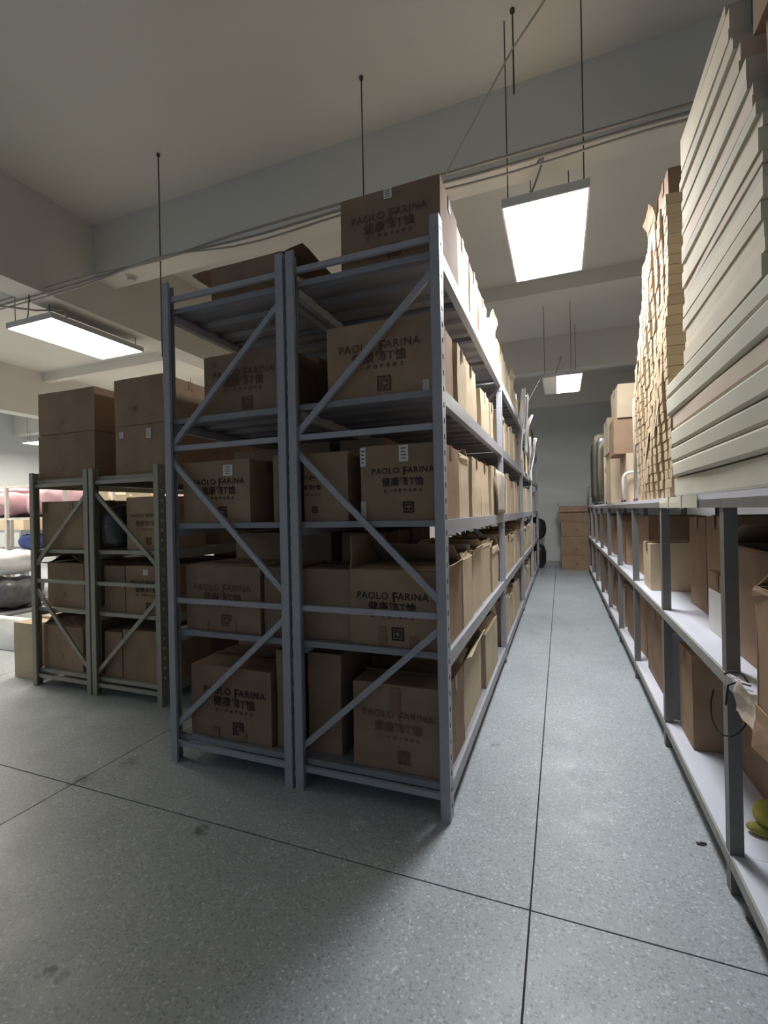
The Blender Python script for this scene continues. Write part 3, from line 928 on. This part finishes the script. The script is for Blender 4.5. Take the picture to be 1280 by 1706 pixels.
# tall block of small folded boxes
GF = 'small folded boxes in the tall textured stack'
v0 = []
for q_ in range(4):
    bm = bmesh.new()
    h, wy = .052, .128
    rr = random.Random(q_)
    k1, k2 = rr.uniform(.3, .6), rr.uniform(.002, .008)
    # two folded leaves with a slot between, front edge crimped
    cub(bm, 0, .32, 0, wy * k1, 0, h)
    cub(bm, .025 + k2, .32, wy * k1, wy * k1 + .02, .004, h - .004)
    cub(bm, k2, .32, wy * k1 + .02, wy, 0, h - .003)
    for v in bm.verts:
        v.co.x += rr.uniform(-.003, .003)
        v.co.z += rr.uniform(-.002, .001) if v.co.z > .03 else 0
    v0.append(mesh('folded_box', bm, CARDT))
ncol, nrow = 10, 30
for c_ in range(ncol):
    yb = 3.10 + c_ * .134
    ht = (nrow if c_ < 7 else nrow - (c_ - 6) * 1)
    for r_i in range(nrow):
        dz = .0585
        if c_ >= 7 and r_i > 27 - (c_ - 6) * 3:
            continue
        wv = .010 * math.sin(r_i * .33 + c_ * .8) + rnd.uniform(-.0035, .0035)
        o = put('folded_box', v0[rnd.randrange(4)], None, (.60 + wv , yb + rnd.uniform(-.003, .003), zt + .001 + r_i * dz), (0, 0, rnd.uniform(-.015, .015)), (1, 1, dz / .0535))
        tag(o, 'small tan folded box, %s up, %s column from the near end, textured stack' % (ORD[r_i] if r_i else 'lowest', ORD[c_] if c_ else 'first'), 'box', GF)
carton('greyish carton lying on top of the textured stack, nearer one', .62, .95, 3.12, 3.40, zt + 30 * .0585 + .006, zt + 30 * .0585 + .16, None, mat=CARD2)
carton('greyish carton lying on top of the textured stack, farther one', .62, .95, 3.5, 3.78, zt + 30 * .0585 + .006, zt + 30 * .0585 + .12, None, mat=CARD2, opened=True, flaps={'left': (.1, .3), 'front': (.2, .3)})
# loose torn strips on the face of the textured stack
for n_, (y, z, l, a) in enumerate(((3.55, 1.95, .36, .75), (3.85, 1.83, .24, .9), (4.25, 2.42, .26, 1.1))):
    t = thing('torn_strip', 'torn paper strip hanging on the textured stack, %s' % ('lower near one', 'lower far one', 'upper one beside the aisle')[n_], 'paper', (.588, y, z))
    bm = bmesh.new()
    slab(bm, (0, 0, 0), (0, -math.cos(a), math.sin(a)), (0, .6, .7), l, .045, -.003, 10, 2, -.01, n_, .012)
    put('strip_sheet', mesh('strip_sheet', bm, SHEET), t)

# things farther along the top
carton('lower pale carton behind the white tube frames on the bench rack', .80, 1.18, 4.75, 5.20, zt, zt + .48, None, mat=CARD)
carton('pale carton in the middle of the pile behind the white tube frames', .64, 1.15, 5.33, 5.9, zt, zt + .50, None, mat=CARDP)
carton('red-brown carton resting high on the pale carton, half out over the aisle', .53, .95, 5.35, 5.85, zt + .502, zt + .87, None, mat=CARD)
carton('topmost pale carton of the pile on the bench rack', .57, 1.1, 5.33, 5.95, zt + .872, zt + 1.22, None, mat=CARDP, wear=.012)
carton('tall pale carton farther along the bench rack top', .58, 1.1, 6.3, 6.85, zt, zt + .62, None, mat=CARDP)
carton('pale rosy carton on top of the tall pale one farther along', .56, 1.05, 6.3, 6.85, zt + .622, zt + 1.05, None, mat=CARDP, wear=.012)
carton('pale carton with a yellow-green strap beyond the tall one', .62, 1.1, 7.2, 7.7, zt, zt + .52, None, mat=CARDP)
carton('cream carton stacked above the strapped one', .62, 1.1, 7.2, 7.7, zt + .522, zt + .95, None, mat=CARDP)
for n_, (y, h) in enumerate(((8.2, 1.05), (8.9, 1.2), (9.6, 1.35), (10.4, 1.3))):
    t = thing('dark_sack', 'dark bulging sack on the far end of the bench rack, %s one' % ORD[n_], 'sack', (.86, y + .25, zt))
    blob('sack_body', [OLIVEP, BLACKP][n_ % 2], .25, .31, h / 2, n_ * 3 + 1, t, 7, .025)
    bm = bmesh.new()
    tube(bm, [(.2 * math.cos(a), .25 * math.sin(a), h - .02) for a in [k * math.pi / 6 for k in range(13)]], .012)
    put('sack_tie', mesh('sack_tie', bm, BLACKP), t)


def hoop(label, y, x0, x1, h, r=.017, tilt=0.0):
    t = thing('tube_frame', label, 'frame', (x0, y, zt), 0, 'white tube frames')
    bm = bmesh.new()
    c = .07
    pts = [(0, 0, 0), (0, 0, h - c)] + [(c - c * math.cos(a), 0, h - c + c * math.sin(a)) for a in [k * math.pi / 10 for k in range(1, 6)]]
    pts += [(x1 - x0 - c + c * math.sin(a), 0, h - c + c * math.cos(a)) for a in [k * math.pi / 10 for k in range(0, 6)]] + [(x1 - x0, 0, 0)]
    pts = [(p[0], p[1] + tilt * p[2], p[2]) for p in pts]
    tube(bm, pts, r, 10)
    put('hoop', mesh('hoop', bm, WHITET, True), t)
    for xx in (0, x1 - x0):
        bm = bmesh.new()
        tube(bm, [(xx, 0, 0), (xx, 0, .02)], r * 1.4, 10)
        put('foot_cap', mesh('foot_cap', bm, BLACKP, True), t)
    return t


hoop('white bent tube frame standing on the bench rack, farther one', 7.0, .60, .98, .33)
hoop('white bent tube frame standing on the bench rack, nearer one', 5.26, .60, 1.1, .30)
hoop('tall beige bent tube frame leaning against the textured stack', 4.66, .63, 1.0, .95, .014)
t = thing('dark_trolley_frame', 'dark tube frame at the very far end of the bench rack top', 'frame', (.56, 11.0, zt))
bm = bmesh.new()
tube(bm, [(0, 0, 0), (0, 0, .38), (.05, 0, .42), (.3, 0, .42), (.35, 0, .38), (.35, 0, 0)], .02)
put('hoop', mesh('hoop', bm, STEELD, True), t)
bm = bmesh.new()
tube(bm, [(0, 0, .2), (.35, 0, .2)], .014)
put('crossbar', mesh('crossbar', bm, STEELD, True), t)

# ------------------------------------------------------------------ cartons against the back wall
zb = 0.001
for n_, (h, x0, x1, op) in enumerate(((.36, .0, .70, 0), (.46, -.01, .67, 0), (.34, .0, .68, 0), (.40, -.04, .67, 1))):
    carton('%s carton of the stack at the far end of the aisle' % ('bottom', 'second', 'third', 'topmost dark open')[n_], x0, x1, 12.1, 12.6, zb, zb + h - .003,
           'cartons stacked at the far end of the aisle', mat=CARD if n_ < 3 else CARD2, opened=bool(op), flaps={'front': (2.75, .3), 'left': (.2, .15)} if op else None, rz=rnd.uniform(-.03, .03),
           stickers=[(.33, .12, .05, .05, 'tape')])
    zb += h
# black sacks beside the far end of the tall rack
for n_, (z0, c) in enumerate(((0.0, .31), (.70, .28))):
    t = thing('black_sack', 'black sack piled at the far end of the tall rack, %s one' % ('lower', 'upper')[n_], 'sack', (-.62, 12.42, z0))
    blob('sack_body', BLACKP, .26, .24, c, n_ + 20, t, 3, .03)
    blob('sack_neck', BLACKP, .05, .05, .05, n_ + 4, t, 2, .01).location = (0, -.1, 2 * c - .06)
# plastic film hanging from the second and third bays
for n_, (y, z0, z1, wd) in enumerate(((6.55, 2.15, 3.15, .22), (7.35, 2.35, 3.25, .3), (7.9, 2.1, 3.05, .35), (8.9, 2.0, 2.8, .4))):
    t = thing('plastic_film', 'crumpled white plastic film hanging over the aisle edge of the tall rack, %s one' % ORD[n_], 'plastic film', (-.50, y, z0), 0)
    bm = bmesh.new()
    slab(bm, (0, 0, 0), (0, 1, 0), (0.03, 0, 1), wd, z1 - z0, .006, 10, 16, .02, n_ * 3 + 2, .09)
    put('film_sheet', mesh('film_sheet', bm, WHITEP, True), t)
t = thing('plastic_film', 'shiny plastic wrapped around the cartons at the second post, third shelf', 'plastic film', (-.505, 4.1, LV[2] + .012), 0)
bm = bmesh.new()
slab(bm, (0, 0, 0), (0, 1, 0), (0.0, 0, 1), .5, .38, .004, 12, 10, .0, 41, .02)
put('film_sheet', mesh('film_sheet', bm, TAPEC, True), t)
for n_, (y, h) in enumerate(((9.75, .42), (10.5, .5), (11.3, .45))):
    t = thing('olive_sack', 'dark olive sack on the top shelf, far end of the tall rack, %s' % ORD[n_], 'sack', (-.8, y + .28, LV[4] + .002))
    blob('sack_body', OLIVEP, .26, .33, h / 2, n_ + 31, t, 3.4, .04)
    blob('sack_neck', OLIVEP, .06, .05, .04, n_, t, 2, .01).location = (0, 0, h - .03)


# ------------------------------------------------------------------ lamps, rods, conduits
def lamp(label, x0, x1, y0, y1, z, em, rods, unlit=0.0):
    W, D = x1 - x0, y1 - y0
    t = thing('ceiling_lamp', label, 'lamp', (x0, y0, z), 0, None)
    bm = bmesh.new()
    cub(bm, 0, W, 0, D, .012, .055)
    cub(bm, 0, .012, 0, D, -.006, .012)
    cub(bm, W - .012, W, 0, D, -.006, .012)
    cub(bm, .012, W - .012, 0, .012, -.006, .012)
    cub(bm, .012, W - .012, D - .012, D, -.006, .012)
    put('housing', mesh('housing', bm, HOUS), t)
    bm = bmesh.new()
    a = .014 + unlit * W
    vs = [bm.verts.new(p) for p in ((a, .014, .002), (W - .014, .014, .002), (W - .014, D - .014, .002), (a, D - .014, .002))]
    bm.faces.new(vs[::-1])
    me = bpy.data.meshes.new('diffuser')
    bm.to_mesh(me)
    bm.free()
    me.materials.append(em)
    put('diffuser', me, t)
    if unlit:
        bm = bmesh.new()
        cub(bm, .014, a - .004, .014, D - .014, -.001, .004)
        put('unlit_diffuser', mesh('unlit_diffuser', bm, PAPER), t)
    for (xx, yy, tx, ty) in rods:
        bm = bmesh.new()
        tube(bm, [(xx - x0, yy - y0, .055), (tx - x0, ty - y0, CZ - z)], .004, 6)
        put('hanging_wire', mesh('hanging_wire', bm, RODM), t)
    for yy in (.04, D - .06):
        bm = bmesh.new()
        cub(bm, W * .05, W * .95, yy, yy + .02, .055, .066)
        put('bracket', mesh('bracket', bm, HOUS), t)
    bm = bmesh.new()
    pts = [(W * .32 + .10 * math.sin(a_), .05 + .02 * math.cos(a_ * 2), .06 + .16 * math.sin(a_) + .05 * a_) for a_ in [k * math.pi / 12 for k in range(11)]]
    tube(bm, pts, .007, 6)
    put('feed_cable', mesh('feed_cable', bm, CONDUIT, True), t)
    return t


E_A = emitter('lamp_glow_cool', (0.94, 0.97, 1.0, 1), LAMP_AISLE)
E_L = emitter('lamp_glow_warm', (1.0, 0.94, 0.83, 1), LAMP_LEFT)
E_N = emitter('lamp_glow_warm_near', (1.0, 0.94, 0.83, 1), LAMP_NEARLEFT)
E_F = emitter('lamp_glow_far', (0.97, 0.99, 1.0, 1), LAMP_FAR)
lamp('bright rectangular ceiling lamp hanging over the near aisle', -.35, .225, 3.36, 4.51, 3.63, E_A,
     [(-.31, 3.42, -.294, 3.235), (.19, 3.42, .17, 3.0), (-.2, 4.4, -.2, 4.4), (.12, 4.4, .12, 4.4)])
lamp('long ceiling lamp hanging at the upper left, above the low rack', -5.72, -4.98, 3.32, 4.48, 3.63, E_N,
     [(-5.66, 3.38, -5.66, 3.38), (-5.1, 3.38, -5.05, 3.38), (-5.05, 4.42, -5.05, 4.42), (-5.6, 4.42, -5.6, 4.42)])
lamp('far ceiling lamp over the end of the aisle, its left third unlit', -.24, .37, 7.95, 9.15, 3.63, E_F,
     [(-.20, 8.0, -.2, 8.0), (.2, 8.0, .2, 8.0), (.3, 9.0, .3, 9.0)], .34)
lamp('small distant ceiling lamp at the left edge above the pink goods', -14.0, -13.3, 8.45, 9.65, 3.63, E_L, [(-13.9, 8.55, -13.9, 8.55), (-13.4, 9.55, -13.4, 9.55)])
lamp('unseen ceiling lamp added to brighten the far left floor and goods', -8.3, -7.6, 3.0, 4.2, 3.63, E_L, [(-8.2, 3.1, -8.2, 3.1), (-7.7, 4.1, -7.7, 4.1)])  # added out of view to brighten the left floor and goods
for k_, (lx, ly) in enumerate(((-8.3, 8.6), (-11.9, .2), (-12.6, 2.6), (-14.3, 3.4), (-10.3, 9.3))):  # further unseen lamps, added to raise the light on the left
    lamp('%s of the added unseen ceiling lamps brightening the left hall' % ('nearest', 'second', 'third', 'fourth', 'farthest')[k_], lx, lx + .7, ly, ly + 1.2, 3.63, E_L, [(lx + .1, ly + .1, lx + .1, ly + .1), (lx + .6, ly + 1.1, lx + .6, ly + 1.1)])
lamp('ceiling lamp hidden behind the top cartons of the low rack', -5.72, -4.98, 8.0, 9.2, 3.63, E_L, [(-5.66, 8.1, -5.66, 8.1), (-5.05, 9.1, -5.05, 9.1)])

for n_, (xx, yy, z0) in enumerate(((-3.36, 3.225, 2.95), (-1.349, 3.238, 3.60), (-.235, 3.18, 4.24), (-5.05, 3.15, 3.72))):
    t = thing('threaded_rod', ('thin dark rod hanging from the ceiling above the left tall post', 'thin dark rod hanging from the ceiling behind the top carton',
                               'short dark rod hanging from the ceiling left of the aisle lamp', 'thin dark rod above the upper left lamp')[n_], 'rod', (xx, yy, z0))
    bm = bmesh.new()
    tube(bm, [(0, 0, 0), (0, 0, CZ - z0)], .0055, 6)
    put('rod', mesh('rod', bm, RODM), t)
    bm = bmesh.new()
    tube(bm, [(0, 0, CZ - z0 - .02), (0, 0, CZ - z0)], .016, 8)
    put('anchor', mesh('anchor', bm, RODM), t)
for n_, (z, dz, r) in enumerate(((3.86, 0, .011), (3.80, -.02, .011), (3.75, -.04, .009))):
    bm = bmesh.new()
    pts = []
    for k in range(40):
        x = -9.0 + k * (11.0 / 39)
        sag = .05 * (math.sin((x + 3.36) * math.pi / 2.0) ** 2 if x > -3.36 else .2) * n_ * .8
        pin = 1 - math.exp(-((x + 3.36) / .6) ** 2)
        pts.append((x, 3.20 - .018 * n_, 3.82 + (z - 3.82) * pin - sag * pin * .4))
    tube(bm, pts, r, 6)
    tag(put('conduit', mesh('conduit', bm, CONDUIT, True)), '%s of the three grey cables strung across under the ceiling beam' % ('uppermost', 'middle', 'lowest')[n_], 'cable', 'cables strung under the beam')
bm = bmesh.new()
tube(bm, [(-.715, 3.19, 3.83), (-.24, 3.17, 4.53), (-.03, 3.2, 4.8)], .007, 6)
tag(put('pale_cord', mesh('pale_cord', bm, ROPE)), 'pale cord slanting from the cables up to the ceiling, left of the aisle lamp', 'cord')
bm = bmesh.new()
tube(bm, [(-.50, 7.6, 3.1), (-.24, 8.0, 3.69)], .009, 6)
tag(put('pale_cord', mesh('pale_cord', bm, ROPE)), 'pale cord running from the tall rack to the far half-lit lamp', 'cord')
bm = bmesh.new()
tube(bm, [(-6.5, 1.2, 3.95), (-5.6, 3.0, 3.75), (-5.15, 3.28, 3.71), (-4.9, 3.4, 3.72), (-5.0, 3.5, 3.70)], .011, 6)
tag(put('loose_cable', mesh('loose_cable', bm, CONDUIT, True)), 'loose grey cable drooping onto the upper left lamp', 'cable')
# smoke detector under the beam
t = thing('smoke_detector', 'small round white smoke detector under the beam, above the low rack', 'detector', (-4.45, 3.86, 4.2))
bm = bmesh.new()
tube(bm, [(0, 0, -.02), (0, 0, 0)], .055, 20)
put('base', mesh('base', bm, PAPER), t)
bm = bmesh.new()
tube(bm, [(0, 0, -.05), (0, 0, -.02)], .042, 20)
put('sensor_cap', mesh('sensor_cap', bm, HOUS), t)

# ------------------------------------------------------------------ far left goods
t = thing('garment_rack', 'white metal goods frame with a pink shelf at the left edge', 'frame', (-7.3, 4.2, 0))
bm = bmesh.new()
cub(bm, -.02, .02, -.02, .02, 0, 2.0)
pm = mesh('post', bm, WHITET)
for xx in (-1.1, 0.0, 1.2):
    for yy in (0, .7):
        put('post', pm, t, (xx, yy, 0))
for z in (.42, 1.05, 1.52, 1.97):
    for yy in (0, .7):
        bm = bmesh.new()
        cub(bm, -1.1, 1.2, yy - .015, yy + .015, z - .025, z)
        put('rail', mesh('rail', bm, WHITET), t)
for z in (.42, 1.05, 1.52):
    bm = bmesh.new()
    cub(bm, -1.1, 1.2, .0, .7, z, z + .01)
    put('deck', mesh('deck', bm, STEELS), t)


def pile(name, label, cat, mat, x, y, z, a, b_, c, seed, amp=.05, p=3.2, extra=None):
    t = thing(name, label, cat, (x, y, z))
    blob('bundle_body', mat, a, b_, c, seed, t, p, amp, 26, 14, 6)
    if extra:
        blob('fold', extra, a * .7, b_ * .6, c * .25, seed + 3, t, 2.4, amp * .6).location = (0, -.05, 2 * c - c * .25)
    return t


pile('pink_bundle', 'pink wrapped bundle on the top deck of the white frame, left one', 'bundle', PINK, -7.75, 4.55, 1.532, .5, .3, .19, 1, extra=PINK)
pile('pink_bundle', 'pink wrapped bundle on the top deck of the white frame, right one', 'bundle', PINK, -6.7, 4.55, 1.532, .45, .3, .2, 2, extra=PINK)
pile('clothes_pile', 'pile of blue and white clothes on the middle deck at left', 'clothes', BLUE, -6.90, 4.5, 1.062, .33, .28, .12, 5, extra=WHITET)
pile('clothes_pile', 'pile of dark clothes on the middle deck behind the low rack', 'clothes', BLACKP, -6.28, 4.5, 1.062, .26, .28, .15, 6, extra=BLUE)
pile('white_sack', 'bulging white sack below the blue clothes, left one', 'sack', WHITEP, -7.17, 3.85, .80, .25, .3, .14, 7)
pile('white_sack', 'bulging white sack below the blue clothes, right one', 'sack', WHITEP, -6.62, 3.85, .80, .25, .3, .14, 8)
t = thing('low_table', 'low table carrying bagged goods at the left edge', 'table', (-6.9, 3.85, 0))
bm = bmesh.new()
cub(bm, -.7, .7, -.33, .33, .34, .37)
put('tabletop', mesh('tabletop', bm, STEELS), t)
bm = bmesh.new()
cub(bm, -.02, .02, -.02, .02, 0, .34)
pm = mesh('leg', bm, STEELD)
for sx in (-.65, .65):
    for sy in (-.3, .3):
        put('leg', pm, t, (sx, sy, 0))
pile('plastic_bag', 'shiny grey bag of goods on the low table, left one', 'bag', GREYP, -7.15, 3.85, .372, .26, .3, .19, 9, .06)
pile('plastic_bag', 'shiny grey bag of goods on the low table, right one', 'bag', GREYP, -6.58, 3.85, .372, .25, .3, .19, 12, .06)
t = thing('white_sheet', 'white cloth hanging from the low table down to the floor at the left edge', 'cloth', (-7.45, 3.49, .38))
bm = bmesh.new()
slab(bm, (0, .0, -.008), (1, 0, 0), (0, -.32, -.95), 1.9, .36, .008, 24, 8, .0, 3, .03)
put('cloth_body', mesh('cloth_body', bm, WHITEP, True), t)
# table of cartons beyond the low rack, seen through its top opening
t = thing('packing_table', 'long table with pale cartons beyond the low rack', 'table', (-8.0, 8.6, 0))
bm = bmesh.new()
cub(bm, -3.2, 3.2, -.4, .4, 1.28, 1.32)
put('tabletop', mesh('tabletop', bm, BOARD), t)
bm = bmesh.new()
cub(bm, -.03, .03, -.03, .03, 0, 1.28)
pm = mesh('leg', bm, STEELD)
for sx in (-3.1, -1, 1, 3.1):
    for sy in (-.35, .35):
        put('leg', pm, t, (sx, sy, 0))
for n_ in range(9):
    x = -11.1 + n_ * .70
    carton('%s pale carton from the left on the long table beyond the low rack' % ('leftmost' if n_ == 0 else ORD[n_]), x, x + .6, 8.3, 8.8, 1.322, 1.322 + .65 + .25 * rnd.random(), 'pale cartons on the long table', mat=CARDP)
pile('pink_bundle', 'pink bundle glimpsed through the top opening of the low rack', 'bundle', PINK, -6.0, 6.2, 1.5, .45, .3, .2, 14)
tag(solid('goods_trolley', STEELS, (-6.6, -5.4, 5.9, 6.5, 1.45, 1.498), (-6.6, -6.56, 5.9, 5.94, 0, 1.45), (-5.44, -5.4, 5.9, 5.94, 0, 1.45), (-6.6, -6.56, 6.46, 6.5, 0, 1.45), (-5.44, -5.4, 6.46, 6.5, 0, 1.45)),
    'grey steel stand under the pink bundle beyond the low rack', 'stand')
carton('grey-white box on the left wall side at the left edge', -9.4, -8.6, 5.2, 5.7, 1.322, 1.9, None, mat=CARDP)
tag(solid('goods_stand', STEELS, (-9.5, -8.5, 5.1, 5.8, 1.28, 1.32), (-9.5, -9.45, 5.1, 5.15, 0, 1.28), (-8.55, -8.5, 5.1, 5.15, 0, 1.28), (-9.5, -9.45, 5.75, 5.8, 0, 1.28), (-8.55, -8.5, 5.75, 5.8, 0, 1.28)),
    'steel stand under the grey-white box at the left edge', 'stand')
# small litter on the floor
tag(solid('leaf_scrap', DARKM, (.535, .565, 2.395, 2.41, 0, .004), (.55, .575, 2.405, 2.415, .001, .006)), 'tiny dark scrap on the aisle floor by the bench rack', 'scrap')
bm = bmesh.new()
tube(bm, [(.60, 2.02, .008), (.615, 1.95, .01), (.65, 1.9, .008)], .005, 6)
tag(put('wire_scrap', mesh('wire_scrap', bm, CORD)), 'short bent dark wire on the floor under the bench rack rim', 'wire')
